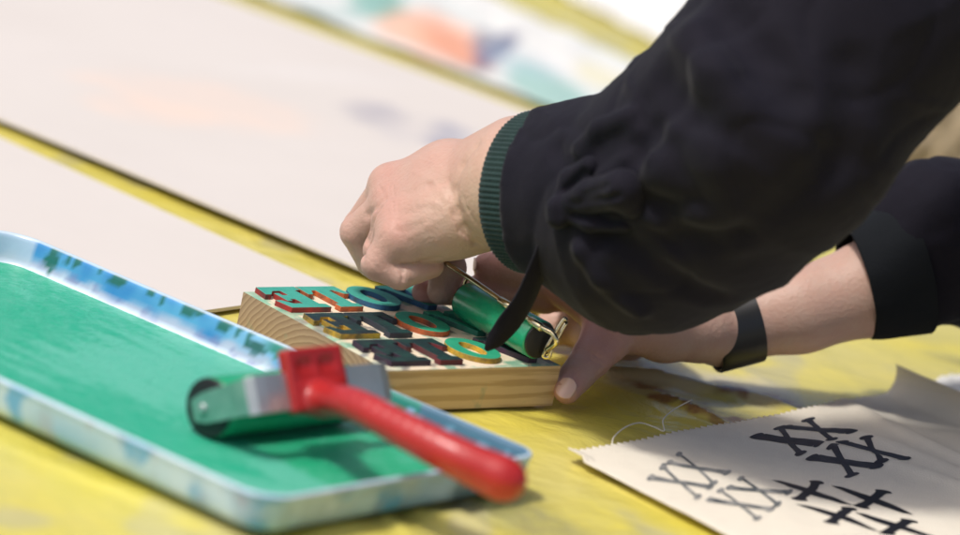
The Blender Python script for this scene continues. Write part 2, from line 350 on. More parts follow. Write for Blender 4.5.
# painted paper and plain white sheet further back
q = [P(150, -46, .3), P(596, 127, .3), P(672, 82, .3), P(430, -30, .3)]
def pc(p):
    c = mixc((.76, .76, .72), (.66, .70, .67), .5+1.5*nz(p, .09, 2))
    for (x, y), rx, ry, an, col, am in (((432, 38), 5, 15, .2, (.82, .42, .26), .9), ((455, 48), 4, 12, .2, (.74, .27, .13), .9), ((400, 30), 3.5, 8, 0, (.84, .50, .34), .7), ((494, 54), 1.6, 13, -.1, (.03, .04, .16), 1), ((482, 42), 1.3, 7, 0, (.12, .12, .2), .8), ((425, 70), 6, 5, .5, (.24, .28, .26), .6),
                                        ((548, 92), 4, 12, .2, (.08, .40, .33), .75), ((372, 4), 4, 9, 0, (.03, .34, .27), .9), ((330, 14), 4, 5, .3, (.3, .45, .42), .4), ((520, 66), 5, 7, .2, (.35, .5, .62), .35), ((600, 78), 3, 8, .2, (.70, .62, .1), .4)):
        c = mixc(c, col, .72*am*sst(1.5, .4, blob(p, P(x, y, .3), rx*.75, ry*.75, an)+.9*nz(p, .22, x)))
    return c
def fl(q, n1, n2, z): 
    return grid(lambda a, b: np.array([*(((q[0]*(1-a)+q[1]*a)*(1-b)+(q[3]*(1-a)+q[2]*a)*b)[:2]), z+.3*nz((a*9, b*9), 1)]), np.linspace(0, 1, n1), np.linspace(0, 1, n2))
v, f_ = fl(q, 140, 60, .55); cols = [pc(p) for p in v]; v, f_ = slab(v, f_, .06)
tag(link('painted_paper', v, f_, MM['paint_sheet'], cols=np.array(cols+cols)), 'long white paper with orange, navy and green paint smears behind the far board', 'painting')
q = [P(548, -14, .3), P(705, 66, .3), P(790, 30, .3), P(640, -60, .3)]; v, f_ = fl(q, 40, 20, .5); v, f_ = slab(v, f_, .06)
tag(link('paper_sheet', v, f_, MM['paper']), 'blurred plain white paper at the far end of the table, behind the raised sleeve', 'paper')
q = [P(893, 396, .3), P(990, 440, .3), P(1010, 385, .3), P(950, 376, .3)]; v, f_ = fl(q, 30, 20, .45); v, f_ = slab(v, f_, .06)
tag(link('paper_sheet', v, f_, MM['paper']), 'small white paper just behind the curled edge of the printed cloth', 'paper')

# ================================================================== INK TRAY
TZ = .28
NR, FR, FL_ = P(268, 499, 2.4+TZ), P(539, 453, 2.4+TZ), P(5, 226, 2.4+TZ); NL = FL_+NR-FR
cor = [NL, NR, FR, FL_]; rad = [3, 2.1, 1.3, 3.2]
def rring(off, z):
    """rounded rectangle offset outward by off; returns points, wall index, position along wall"""
    out = []
    for i in range(4):
        p, a, b = cor[i], cor[i-1], cor[(i+1) % 4]; ua, ub = nrm(a-p), nrm(b-p); r = rad[i]; half = math.acos(ua@ub)/2
        c = p+nrm(ua+ub)*(r/math.sin(half)); s0 = c-(c-p-ua*((c-p)@ua)); 
        na = -(c-p-ua*((c-p)@ua)); nb = -(c-p-ub*((c-p)@ub)); na, nb = nrm(na), nrm(nb); R = r+off
        ang_ = math.acos(na@nb)
        for k in range(13):
            t = k/12; n = (na*math.sin((1-t)*ang_)+nb*math.sin(t*ang_))/math.sin(ang_); out.append(np.array([*(c+n*R)[:2], z]))
        # straight run to next corner
        p2 = cor[(i+1) % 4]; a2, b2_ = p, cor[(i+2) % 4]; ua2, ub2 = nrm(a2-p2), nrm(b2_-p2); r2 = rad[(i+1) % 4]; h2 = math.acos(ua2@ub2)/2
        c2 = p2+nrm(ua2+ub2)*(r2/math.sin(h2)); na2 = nrm(-(c2-p2-ua2*((c2-p2)@ua2)))
        A, B = c+nb*R, c2+na2*(r2+off); n_ = 130
        for k in range(1, n_): out.append(np.array([*(A+(B-A)*k/n_)[:2], z]))
    return out
prof = [(-1.1, .56, 0, 1), (-.72, .60, .02, 1), (-.55, .72, .08, 1), (-.48, 1.0, .2, 1), (-.42, 1.3, .36, 1), (-.36, 1.6, .52, 1), (-.3, 1.9, .7, 1), (-.25, 2.1, .82, 1), (-.2, 2.28, .93, 1), (-.1, 2.38, 1, 1), (.03, 2.42, 1, 0), (.16, 2.36, 1, 0), (.2, 2.22, .93, 0), (.13, 2.1, .85, 0), (.08, 1.8, .7, 0), (0, 1.4, .5, 0), (-.08, 1.0, .3, 0), (-.16, .6, .12, 0), (-.35, .3, .03, 0), (-.8, .2, 0, 0)]
rings = [rring(o, z+TZ) for o, z, h, i in prof]; nn = len(rings[0]); V = [p for r in rings for p in r]
F = [(j*nn+(k+1) % nn, j*nn+k, (j+1)*nn+k, (j+1)*nn+(k+1) % nn) for j in range(len(prof)-1) for k in range(nn)]
F.append(tuple(range(nn))); F.append(tuple((len(prof)-1)*nn+k for k in range(nn))[::-1])
per = nn//4
WHT, LAV, CY, BL, DG, TE = (.62, .73, .84), (.50, .52, .66), (.10, .38, .62), (.03, .22, .52), (.01, .10, .07), (.02, .30, .22)
drips = [(P(x, 350, 2)[:2]*0+np.array([x, 0])) for x in (0,)]
def wallcol(p, k, h, inner):
    # wall: 0 near long (outer seen), 1 right end, 2 far long (inner seen), 3 left end
    wi = k//per; n1, n2, n3 = nz(p, .35, 1), nz(p, 1.1, 4), nz((p[0], p[1], p[2]*.3), 2.2, 8)
    if inner and wi in (2, 3) or (inner and wi == 1):
        s_ = np.linalg.norm(p[:2]-FR[:2])/np.linalg.norm(FL_[:2]-FR[:2])        # 0 right .. 1 left
        c = mixc(CY, BL, .5+1.2*n1+.5*n2)
        c = mixc(c, (.26, .50, .72), .9*sst(.60, .35, s_+.12*n1))
        c = mixc(c, LAV, .9*sst(.42, .16, h+.14*n2+.22*n1)); c = mixc(c, (.16, .20, .42), .6*sst(.22, .4, nz((p[0], p[1], p[2]), .9, 61))*sst(.6, .3, h))
        c = mixc(c, WHT, sst(.16, .05, h+.15*n2))
        if s_ > .93: c = mixc(c, (.50, .60, .70), .7)
        for s0, wd, low in ((.892, .010, .35), (.880, .004, .1), (.862, .004, .7), (.845, .005, .62), (.80, .003, .8), (.765, .010, .55), (.752, .006, .72), (.70, .006, .75), (.675, .004, .68), (.625, .012, .60), (.605, .005, .8), (.555, .010, .55), (.53, .005, .7), (.51, .004, .4)):
            c = mixc(c, (.008, .13, .085), .92*sst(1.25, .85, abs(s_-s0-.012*(1-h)+.004*n3)/wd+.5*n3)*sst(low-.04, low+.04, h+.12*n3))
        if .2 < s_ < .50: c = mixc(c, (.015, .22, .15), .92*sst(.42, .5, h+.35*n2+.2*(s_-.3)+.25*n3)*sst(.50, .46, s_))
        if s_ < .2: c = mixc(c, (.03, .08, .13), .75*sst(.3, .5, h+.5*n2))
        if .46 < s_ < .53: c = mixc(c, DG, .9*sst(1.2, .8, ((s_-.495)/.018)**2+((h-.55)/.2)**2))
        return mixc(c, WHT, .75*sst(.96, 1, h)*sst(.25, .45, s_))  # thin white highlight along the far rim, painted into the colour
    c = mixc((.14, .40, .70), (.48, .66, .84), .5+1.3*nz((p[0], p[1], p[2]), .22, 71))
    c = mixc(c, (.06, .34, .70), .9*sst(.2, .32, nz(p, .42, 17)+.15*n2)); c = mixc(c, (.30, .28, .42), .5*sst(.3, .45, nz(p, .6, 90)+.1*n3))
    c = mixc(c, (.30, .48, .66), .5*sst(.1, .5, nz(p, .55, 40)))
    if wi == 1 and h < .97: c = mixc(c, (.30, .45, .60), .6*sst(.0, .3, n1+n2)); c = mixc(c, (.02, .10, .15), .8*sst(7.6, 6.6, np.linalg.norm(p[:2]-FR[:2])+1.6*n2)*sst(3.6, 4.6, np.linalg.norm(p[:2]-FR[:2])))  # dark patch: shadow of the handle end painted on the end wall
    d = np.linalg.norm(p-P(243, 494, 2.1)); c = mixc(c, (.42, .02, .03), .9*sst(1.0, .45, d+.5*n3))
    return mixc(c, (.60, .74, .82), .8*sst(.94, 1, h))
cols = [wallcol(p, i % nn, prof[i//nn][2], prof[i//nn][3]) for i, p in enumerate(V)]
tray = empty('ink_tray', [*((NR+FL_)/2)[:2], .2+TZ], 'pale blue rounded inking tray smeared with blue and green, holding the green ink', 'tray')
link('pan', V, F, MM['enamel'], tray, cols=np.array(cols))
# ink film on the floor
nu, nv = 220, 160; V = []; cols = []
ins = rring(-.66, .6); 
ctr = sum(cor)/4; eu, ev = nrm(NR-NL), nrm(FL_-NL); Lu, Lv = np.linalg.norm(NR-NL), np.linalg.norm(FL_-NL)
rb, ra_ = P(180, 437, .6), P(206, 425, .6)
def inkcol(p):
    s1, s2 = nz((p@eu*.25, p@ev*1.1), 1, 3), nz(p, 2.4, 6); n1 = nz(p, .1, 4)
    base = mixc((.018, .37, .21), (.09, .45, .31), .42+2.2*n1+1.3*s1+.9*s2+.5*nz(p, 7, 3))
    # freshly rolled, smooth band below the brayer
    q = p-P(205, 425, .6); a_ = q@nrm(P(390, 410, .6)-P(205, 425, .6)); e = np.cross(np.array([0, 0, 1.]), nrm(P(390, 410, .6)-P(205, 425, .6))); b_ = -(q@e)
    return mixc(base, (.006, .34, .15), .95*sst(-.6, .2, a_+.3*s2)*sst(-1.5, .2, b_))
V = [np.array([*(NL+eu*(Lu*(.012+.976*i/nu))+ev*(Lv*(.016+.968*j/nv)))[:2], .64+TZ+.012*nz((i*.4, j*.4), 1)]) for j in range(nv+1) for i in range(nu+1)]
# clamp to the rounded floor outline
def clampin(p):
    for i in range(4):
        c0 = cor[i]; ua, ub = nrm(cor[i-1]-c0), nrm(cor[(i+1) % 4]-c0); r = rad[i]; c = c0+nrm(ua+ub)*(r/math.sin(math.acos(ua@ub)/2)); d = p[:2]-c[:2]
        if d@ua[:2] < 0 and d@ub[:2] < 0 and np.linalg.norm(d) > r-.6:
            d = d/np.linalg.norm(d)*(r-.6); return np.array([c[0]+d[0], c[1]+d[1], p[2]])
    return p
cols = [inkcol(p) for p in V]; V = [clampin(p) for p in V]
F = [(j*(nu+1)+i, j*(nu+1)+i+1, (j+1)*(nu+1)+i+1, (j+1)*(nu+1)+i) for j in range(nv) for i in range(nu)]
link('ink_layer', V, F, MM['green_ink'], tray, cols=np.array(cols))

# ================================================================== RED BRAYER IN THE TRAY
R_ = 1.68; zax = .66+TZ+R_
L0 = P(207, 408, zax); X0 = P(246, 394, 4.4); X1 = P(384, 379, 4.4)
ax = nrm((X1-X0)*np.array([1, 1, 0])); pr = np.array([ax[1], -ax[0], 0]); zz = np.array([0, 0, 1.]); RL = 11.0
BASE = np.array([*(L0+ax*RL/2)[:2], .66+TZ])
br = empty('red_brayer', BASE, 'large ink brayer with red plastic handle lying across the ink tray', 'brayer')
def cyl(a, b, r, n=48, bev=.08):
    a, b = np.array(a), np.array(b); T = nrm(b-a); L = np.linalg.norm(b-a)
    return tube([a+T*1e-3, a+T*.02, a+T*bev, b-T*bev, b-T*.02, b-T*1e-3], [r-bev, r-bev*.4, r, r, r-bev*.4, r-bev], n)
v, f_ = cyl(L0+ax*.25, L0+ax*(RL-.25), R_); link('roller', v, f_, MM['green_wet'], br)
for a_, b_ in ((0, .3), (RL-.3, RL)): v, f_ = cyl(L0+ax*a_, L0+ax*b_, R_-.04); link('end_cap', v, f_, MM['rubber'], br)
# arm rises from the axle along d, the crossbar joins both arms
ca, sa = math.cos(math.radians(30)), math.sin(math.radians(30)); dd = pr*ca+zz*sa; ww = -pr*sa+zz*ca; al = 3.7
def strip(pts, wdir, wd, th=.16):
    pts = np.array(pts); return ribbon(pts, [wdir]*len(pts), [wd]*len(pts), th)
l_in = L0-ax*.18; r_in = L0+ax*(RL+.18)
path = [l_in-dd*.9+0*ax, l_in, l_in+dd*(al-1.2), l_in+dd*(al-.5)+ax*.1, l_in+dd*(al-.12)+ax*.45, l_in+dd*al+ax*1.1]
path2 = [r_in+dd*al-ax*1.1, r_in+dd*(al-.12)-ax*.45, r_in+dd*(al-.5)-ax*.1, r_in+dd*(al-1.2), r_in, r_in-dd*.9]
full = np.array(path+[l_in+dd*al+ax*3, l_in+dd*al+ax*7]+path2); v, f_ = ribbon(full, [ww]*len(full), [1.2, 1.7, 1.9, 2.05]+[2.1]*6+[2.05, 1.9, 1.7, 1.2], .15)
mi = [1 if np.mean([np.dot(np.array(v[i])-L0, ax) for i in q]) < -.05 else 0 for q in f_]
fr = link('bracket', v, f_, [MM['steel'], MM['green_reflecting_steel']], br, smooth=False, midx=mi, bevel=.03)
for a_, b_ in ((l_in-ax*.3, l_in+ax*.1), (r_in-ax*.1, r_in+ax*.3)): v, f_ = cyl(a_, b_, .28, 16, .08); link('rivet', v, f_, MM['steel'], br)
# red handle: clamp head over the crossbar flowing into a long grip
hc = L0+dd*al+ax*4.75+ww*.25
sdf = SDF(hc-np.array([6, 16, 6]), hc+np.array([20, 7, 5]), .1)
sdf.rbox(hc+dd*.08+ww*.25, [ax, dd, ww], (2.2, .42, 1.75), .16, .1)
sdf.rbox(hc+dd*.02-ww*.7, [ax, dd, ww], (1.75, .55, .8), .25, .3)
gp = [hc-ww*.9+dd*.2, P(352, 404, 5.3), P(400, 428, 5.3), P(450, 454, 5.0), P(488, 472, 4.6), P(506, 480, 4.4)]
gp = spline(gp, 26); gr = np.interp(np.linspace(0, 1, 26), [0, .12, .3, .55, .8, .95, 1], [.85, .85, .9, 1.02, 1.13, 1.2, 1.12])
sdf.cone(hc-ww*.8+ax*.9+dd*.2, hc-ww*.8-ax*.9+dd*.2, .6, .6, .5)
for i in range(25): sdf.cone(gp[i], gp[i+1], gr[i], gr[i+1], .12 if i > 1 else .6)
for k in (-1, 1): sdf.groove([hc+dd*.5+ww*1.0+ax*(k*.85-.3), hc+dd*.5+ww*1.0+ax*(k*.85+.3)], .22, .35)
sl_ = spline(gp, 40)[27:32]; sh_ = [hit(sdf, *q) for q in ((446, 428), (470, 440))]; sh_ = [q for q in sh_ if q is not None]; sdf.groove(sh_ if len(sh_) > 1 else [gp[0], gp[0]], .42, .17)
v, f_ = sdf.mesh(); link('handle', relax(v, f_, 3), f_, MM['red'], br)

# ================================================================== PRINTING BLOCK WITH FOAM LETTERS
A_, B_, C_ = P(244, 291, 2.75), P(388, 370, 2.75), P(561, 365, 2.75)
U = C_-B_; V0 = A_-B_; lu, lv = np.linalg.norm(U), np.linalg.norm(V0); U = nrm(U); Vv = nrm(V0-U*(V0@U)); zb = .15
blk = empty('printing_block', [*(B_+U*lu/2+Vv*lv/2)[:2], zb], 'pine printing block with mirrored foam letters spelling VOTE on its top', 'printing block')
blk.rotation_euler = (0, 0, math.atan2(U[1], U[0]))
def blocal(name, V, F, mats, smooth=False, midx=None, cols=None, bevel=0, label=None):
    """vertices in block coordinates (u along the front, v to the back, z above table), cm"""
    W = np.array(V, float)-np.array([lu/2, lv/2, zb]); me = bpy.data.meshes.new(name); me.from_pydata((W*S).tolist(), [], [list(map(int, q)) for q in F])
    for mm in mats: me.materials.append(mm)
    if midx is not None: me.polygons.foreach_set('material_index', midx)
    me.polygons.foreach_set('use_smooth', [smooth]*len(me.polygons))
    if cols is not None:
        a = me.color_attributes.new('col', 'FLOAT_COLOR', 'POINT'); c = np.ones((len(V), 4)); c[:, :3] = cols; a.data.foreach_set('color', c.ravel())
    o = bpy.data.objects.new(name, me); C.objects.link(o); o.parent = blk
    if bevel: b = o.modifiers.new('bevel', 'BEVEL'); b.width = bevel*S; b.segments = 2; b.limit_method = 'ANGLE'
    if label: o['label'] = label
    return o
nx = ny = 70; V = []; F = []; mi = []; ZT = 2.75
for j in range(ny+1):
    for i in range(nx+1):
        a, b = i/nx*lu, j/ny*lv; e = min(a, b, lu-a, lv-b); V.append((a+.03*nz((b, 3), 1) * (i in (0, nx)), b, ZT-(.05 if e < .01 else 0)))
for j in range(ny):
    for i in range(nx): F.append((j*(nx+1)+i, j*(nx+1)+i+1, (j+1)*(nx+1)+i+1, (j+1)*(nx+1)+i)); mi.append(0)
def edge(idx, m_):
    n0 = len(V)
    for i in idx: V.append((V[i][0], V[i][1], zb+.03))
    for k in range(len(idx)-1): F.append((idx[k], n0+k, n0+k+1, idx[k+1])[::1]); mi.append(m_)
edge([i for i in range(nx+1)], 1); edge([j*(nx+1)+nx for j in range(ny+1)], 2); edge([ny*(nx+1)+i for i in range(nx, -1, -1)], 1); edge([j*(nx+1) for j in range(ny, -1, -1)], 2)
n0 = len(V); V += [(0, 0, zb+.03), (lu, 0, zb+.03), (lu, lv, zb+.03), (0, lv, zb+.03)]; F.append((n0+3, n0+2, n0+1, n0)); mi.append(1)
def topcol(a, b):
    n1, n2 = nz((a, b), .8, 3), nz((a, b), 2.2, 5); c = mixc((.76, .64, .46), (.80, .70, .54), .5+n1)
    e = min(a, lv-b); c = mixc(c, (.06, .40, .26), .85*sst(.75, .35, e+.9*n2) * (1 if (lv-b < 1 or b > 4) else .3))
    c = mixc(c, (.04, .30, .20), .85*sst(.16, .30, nz((a, b), .7, 33)+.2*n2)); c = mixc(c, (.05, .07, .09), .8*sst(.22, .34, nz((a, b), .8, 52)+.25*n2)*sst(lv*.75, lv*.6, b))
    c = mixc(c, (.05, .36, .24), .8*sst(.3, .15, b+.5*n2)*sst(lu*.45, lu*.62, a+2*n1))
    if a < 1.4: c = mixc(c, (.03, .05, .13), .7*sst(.3, .42, nz((a, b), .9, 22)))
    return mixc(c, (.10, .38, .30), .6*sst(.30, .45, nz((a, b), .55, 12)))
cols = [topcol(p[0], p[1]) for p in V]
blocal('wooden_block', V, F, [MM['block_top'], MM['pine'], MM['endgrain']], midx=mi, cols=np.array(cols))
# slab serif glyphs in a unit box, mirrored left-right on the block
def E_poly(): return [(0, 0), (.92, 0), (1, .36), (.86, .36), (.72, .2), (.5, .2), (.5, .4), (.62, .4), (.62, .32), (.74, .32), (.74, .7), (.62, .7), (.62, .6), (.5, .6), (.5, .8), (.68, .8), (.84, .64), (.97, .64), (.9, 1), (0, 1), (0, .84), (.14, .82), (.14, .18), (0, .16)]
def T_poly(): return [(.22, 0), (.78, 0), (.78, .15), (.67, .18), (.67, .8), (.76, .8), (.88, .62), (1, .62), (.98, 1), (.02, 1), (0, .62), (.12, .62), (.24, .8), (.33, .8), (.33, .18), (.22, .15)]
def V_poly(): return [(.4, 0), (.62, 0), (.9, .82), (1, .85), (1, 1), (.62, 1), (.62, .85), (.71, .82), (.56, .36), (.42, .82), (.5, .85), (.5, 1), (0, 1), (0, .85), (.1, .82)]
def oring():
    o = [(.5+.5*math.cos(t), .5+.5*math.sin(t)) for t in np.linspace(0, 2*math.pi, 40, endpoint=False)]
    i = [(.5+.19*math.cos(t), .5+.30*math.sin(t)) for t in np.linspace(0, 2*math.pi, 40, endpoint=False)]; return o, i
def glyph(ch, x0, y0, wd, ht, th):
    z0, z1 = ZT+.002, ZT+th*.85; tf = lambda p, z: (x0+wd*(1-p[0]), y0+ht*p[1], z)
    if ch == 'O':
        o, i = oring(); n = 40; V = [tf(p, z) for z in (z0, z1) for p in o]+[tf(p, z) for z in (z0, z1) for p in i]; F = []; mi = []
        for k in range(n):
            l = (k+1) % n; F.append((k, n+k, n+l, l)); mi.append(0); F.append((2*n+k, 2*n+l, 3*n+l, 3*n+k)); mi.append(0); F.append((n+k, 3*n+k, 3*n+l, n+l)); mi.append(1)
        return V, F, mi
    poly = {'E': E_poly, 'T': T_poly, 'V': V_poly}[ch](); bm = bmesh.new(); n = len(poly)
    top = [bm.verts.new(tf(p, z1)) for p in poly]; bot = [bm.verts.new(tf(p, z0)) for p in poly]; ft = bm.faces.new(top); ft.material_index = 1
    for k in range(n): bm.faces.new((top[k], bot[k], bot[(k+1) % n], top[(k+1) % n]))
    bmesh.ops.recalc_face_normals(bm, faces=bm.faces[:]); bmesh.ops.triangulate(bm, faces=[x for x in bm.faces if len(x.verts) > 4])
    bm.verts.index_update(); V = [tuple(x.co) for x in bm.verts]; F = [[y.index for y in x.verts] for x in bm.faces]; mi = [x.material_index for x in bm.faces]; bm.free(); return V, F, mi
red_f, or_f, bl_f, ye_f, pu_f, dk_f = (.40, .03, .02, 1), (.62, .14, .03, 1), (.015, .11, .25, 1), (.62, .38, .03, 1), (.045, .012, .04, 1), (.03, .03, .05, 1)
fm = {}
rows = [(.725, [('E', 'red', red_f, 'teal'), ('T', 'orange', or_f, 'teal'), ('O', 'blue', bl_f, 'teal'), ('V', 'blue', bl_f, 'teal')]),
        (.385, [('E', 'yellow', ye_f, 'dark'), ('T', 'dark', dk_f, 'dark'), ('O', 'orange', or_f, 'green'), ('V', 'green', (.02, .2, .12, 1), 'green')]),
        (.045, [('E', 'purple', pu_f, 'dark'), ('T', 'dark red', (.16, .015, .02, 1), 'dark'), ('O', 'yellow', ye_f, 'green'), ('V', 'purple', pu_f, 'dark')])]
for ri, (v0, lets) in enumerate(rows):
    for ch, cn, cc, top in lets:
        x0, wd = {'E': (.022, .245), 'T': (.268, .235), 'O': (.505, .232), 'V': (.738, .245)}[ch]
        if cn not in fm: fm[cn] = foam('foam_'+cn.replace(' ', '_'), cc)
        V, F, mi = glyph(ch, x0*lu, (v0-.012)*lv, wd*lu, .268*lv, .40)
        o = blocal('foam_letter', V, F, [fm[cn], INK[top]], midx=mi, bevel=.035)
        o['label'] = cn+' foam letter '+ch+' with '+('green' if top != 'dark' else 'dark')+' ink on its face'

# ================================================================== HELD BRAYER
rl, rr_ = P(466, 300, 4.35), P(541, 341, 4.35); ra = nrm(rr_-rl); rp = np.array([-ra[1], ra[0], 0])   # rp points away-right
sb = empty('small_brayer', [*((rl+rr_)/2)[:2], 3.2], 'small green inked roller with brass wire frame held over the block letters', 'brayer')
v, f_ = cyl(rl+ra*.15, rr_-ra*.15, 1.2, 40); link('roller', v, f_, MM['green_wet'], sb)
for a_, b_ in ((rl, rl+ra*.2), (rr_-ra*.2, rr_)): v, f_ = cyl(a_, b_, 1.12, 32); link('end_cap', v, f_, MM['rubber'], sb)
def near(px, py, ref, off=0):            # point seen at a pixel, at the depth of ref
    return Q(px, py, ref[1]+off)
def rax(px): t = (px-466)/(541-466); return rl[1]+(rr_[1]-rl[1])*t
over = lambda x, y, o=-1.0: Q(x, y, rax(x)+o)
wpts = [over(547, 350, -.2), over(556, 343, -.3), over(553, 334, -.5), over(541, 327, -.9), over(526, 317), over(505, 303), over(478, 284), over(446, 263, -.6)]
v1 = tube(spline(wpts, 60), .165, 10)
v2 = tube(spline([near(546, 349, rr_), near(543, 356, rr_), near(549, 357, rr_), near(552, 348, rr_), near(567, 321, rr_, .3)], 30), .13, 10)
v3 = tube(spline([near(567, 321, rr_, .3), near(563, 320, rr_, .3), near(548, 344, rr_, 0), near(545, 350, rr_)], 24), .12, 10)
v4 = tube(spline([rl-ra*.1, rl-ra*.45+zz*.3, rl-ra*.3+zz*1.3, near(476, 284, rl, .1)], 20), .12, 10)
v, f_ = merge(v1, v2, v3, v4, cyl(over(500, 300), over(511, 307), .25, 14, .05), cyl(over(530, 320), over(542, 328, -.9), .25, 14, .05))
link('wire_frame', v, f_, MM['wire'], sb)
v, f_ = tube(spline([[*Q(440, 256, -26.5), .4], [*Q(432, 248, -27), .75], [*Q(405, 225, -27), .8]], 12)[:, :3], [.4]+[.62]*11, 16); link('handle', v, f_, MM['rubber'], sb)

# ================================================================== PERSON
person = empty('person', [62, -5, 0], 'person in a black jacket leaning in from the right over the block', 'person')
SK, SKR, SKY = (.53, .36, .29), (.54, .21, .17), (.56, .42, .28)
lh = SDF((-16, -42, .5), (16, -14, 22), .085)
# ---- left hand (nearer the camera): a fist seen from the back
W = Q(470, 203, -28); F1 = Q(520, 190, -30); F2 = Q(600, 190, -32.5)
kn = [Q(390, 187, -24.8), Q(392, 204, -26.4), Q(394, 222, -28.2), Q(397, 240, -29.8)]         # index .. little knuckles
base = [Q(446, 176, -26.0), Q(448, 190, -27.2), Q(450, 206, -28.4), Q(452, 222, -29.4)]
lh.chain([Q(455, 200, -27.7), W, F1, F2], [2.3, 2.85, 3.6, 4.1], .8)
lh.chain([Q(470, 186, -27.0), Q(520, 165, -29)], [2.7, 2.95], .9)
for k_, b_, r_ in zip(kn, base, (1.3, 1.35, 1.32, 1.2)): lh.chain([W+(b_-W)*.4, b_, k_], [2.2, 1.95, r_], 1.0)
for a, b, bs in ((0, 1, 0), (1, 2, 1), (2, 3, 2)): lh.cone((kn[a]+kn[b])/2*.8+base[bs]*.2, (kn[a]+kn[b])/2*.3+base[bs+1]*.7, 1.42, 1.9, .9)
lh.cone(Q(436, 228, -28.8), Q(408, 250, -29.6), 1.35, 1.1, .8)          # heel pad of the little-finger side
for k_, r_ in zip(kn, (1.22, 1.12, 1.1, 1.08)): lh.cone(k_+zz*.2, k_+zz*.2, r_, r_, .5)
fing = [([kn[0], Q(360, 226, -23.4), Q(374, 258, -23.4), Q(402, 262, -23.5)], [1.2, 1.0, .85, .78]),
        ([kn[1], Q(358, 232, -25.4), Q(372, 262, -25.2), Q(402, 268, -25.6)], [1.2, 1.08, .92, .85]),
        ([kn[2], Q(380, 250, -28.0), Q(392, 270, -28.0), Q(418, 266, -27.6)], [1.15, 1.0, .92, .84]),
        ([kn[3], Q(378, 264, -30.0), Q(400, 276, -30.2), Q(432, 266, -29.2)], [1.15, 1.0, .82, .72])]
for pts, rs in fing:
    lh.cone(pts[0], pts[1], rs[0], rs[1], .3); lh.cone(pts[1], pts[2], rs[1], rs[2], .16); lh.cone(pts[2], pts[3], rs[2], rs[3], .16)
# thumb comes round from the far side onto the handle
lh.chain([Q(450, 205, -25), Q(440, 245, -23.6), Q(448, 268, -24.2), Q(441, 291, -25)], [1.7, 1.2, 1.05, .85], .4)
# wrist creases, tendon hollows, skin folds
hg(lh, [(476, 146), (462, 165), (455, 190), (457, 212), (466, 230), (480, 244)], .16, .32)
hg(lh, [(458, 208), (465, 226), (480, 239), (492, 245)], .10, .14); hg(lh, [(452, 212), (460, 230), (474, 243)], .08, .12)
hg(lh, [(463, 196), (468, 210), (476, 222)], .05, .14); hg(lh, [(450, 180), (452, 200)], .05, .2)
hg(lh, [(384, 199), (376, 207), (368, 215)], .14, .26); hg(lh, [(408, 194), (430, 186), (445, 182)], .05, .35); hg(lh, [(406, 214), (428, 208)], .05, .35); hg(lh, [(400, 232), (420, 226)], .04, .3)
hg(lh, [(380, 208), (373, 222), (367, 240), (363, 258)], .22, .18); hg(lh, [(396, 266), (402, 272), (403, 280)], .14, .12)
hg(lh, [(402, 266), (420, 262), (440, 258)], .14, .15); hg(lh, [(372, 262), (378, 268), (382, 276)], .04, .1)
for x_, y_ in ((398, 190), (402, 208), (404, 226)): hg(lh, [(x_-9, y_-5), (x_-8, y_+5)], .035, .09); hg(lh, [(x_-5, y_-6), (x_-4, y_+6)], .03, .08)
for w_ in (((415, 172), (432, 181), (446, 200)), ((410, 236), (428, 226), (444, 216)), ((420, 204), (436, 203), (450, 214))):
    q_ = [hit(lh, *p) for p in w_]; lh.groove(q_, -.03, .2)
hg(lh, [(384, 234), (380, 240)], .04, .1); hg(lh, [(379, 186), (383, 193)], .04, .1)
v1, q1 = lh.mesh(); v1 = relax(v1, q1, 2)
# ---- right hand (farther): thumb on the block's end, fingers over its far side
rh = SDF((-6, -36, .2), (38, 6, 16), .1)
Wr = Q(722, 329, -19.2); Fr1 = Q(800, 310, -17.8); Fr2 = Q(880, 286, -16.2); Fr3 = Q(960, 260, -14)
rh.chain([P(690, 330, 4.3), Wr, Fr1, Fr2, Fr3], [1.9, 2.15, 2.55, 3.0, 3.3], .9)
cmc = P(664, 331, 4.1); mcp = P(612, 333, 3.8); ip = P(592, 357, 2.75); tip = P(567, 390, 1.25)
rh.chain([P(700, 330, 4.3), cmc, mcp], [1.8, 1.45, 1.25], .8); rh.chain([mcp, ip], [1.45, 1.1], .4); rh.chain([ip, tip], [1.12, .84], .3)
rh.chain([P(570, 293, 5.2), P(592, 306, 4.9), P(606, 322, 4.4), P(606, 338, 3.7), ip], [1.05, 1.1, 1.3, 1.4, 1.1], .5)
rh.chain([P(622, 300, 2.8), P(580, 318, 2.2), P(556, 326, 1.5)], [1.6, 1.45, 1.25], .5); rh.chain([P(640, 326, 2.8), P(592, 318, 2.3), P(548, 300, 2.2)], [1.6, 1.45, 1.1], .5); rh.chain([P(630, 340, 2.2), P(596, 340, 1.5), P(572, 330, 1.3)], [1.3, 1.15, .95], .5)
rh.cone(P(590, 360, 2.6), P(574, 378, 1.75), 1.08, 1.0, .25)
m1 = P(572, 290, 5.4); rh.chain([cmc, P(620, 322, 4.6), m1], [1.6, 1.35, 1.15], .7)          # index ray, the lit ridge
i1 = Q(538, 276, m1[1]+.5); i2 = Q(508, 268, m1[1]+.3); i3 = Q(489, 267, m1[1]-.1)
rh.chain([m1, i1, i2, i3], [1.2, 1.15, 1.08, .98], .3)
m2 = P(605, 290, 3.8); rh.chain([cmc, P(650, 318, 3.9), m2], [1.6, 1.5, 1.35], .8)
i1b = P(545, 296, 4.4); rh.chain([m2, i1b, P(478, 292, 4.1), P(424, 292, 3.6)], [1.25, 1.05, .92, .75], .3)
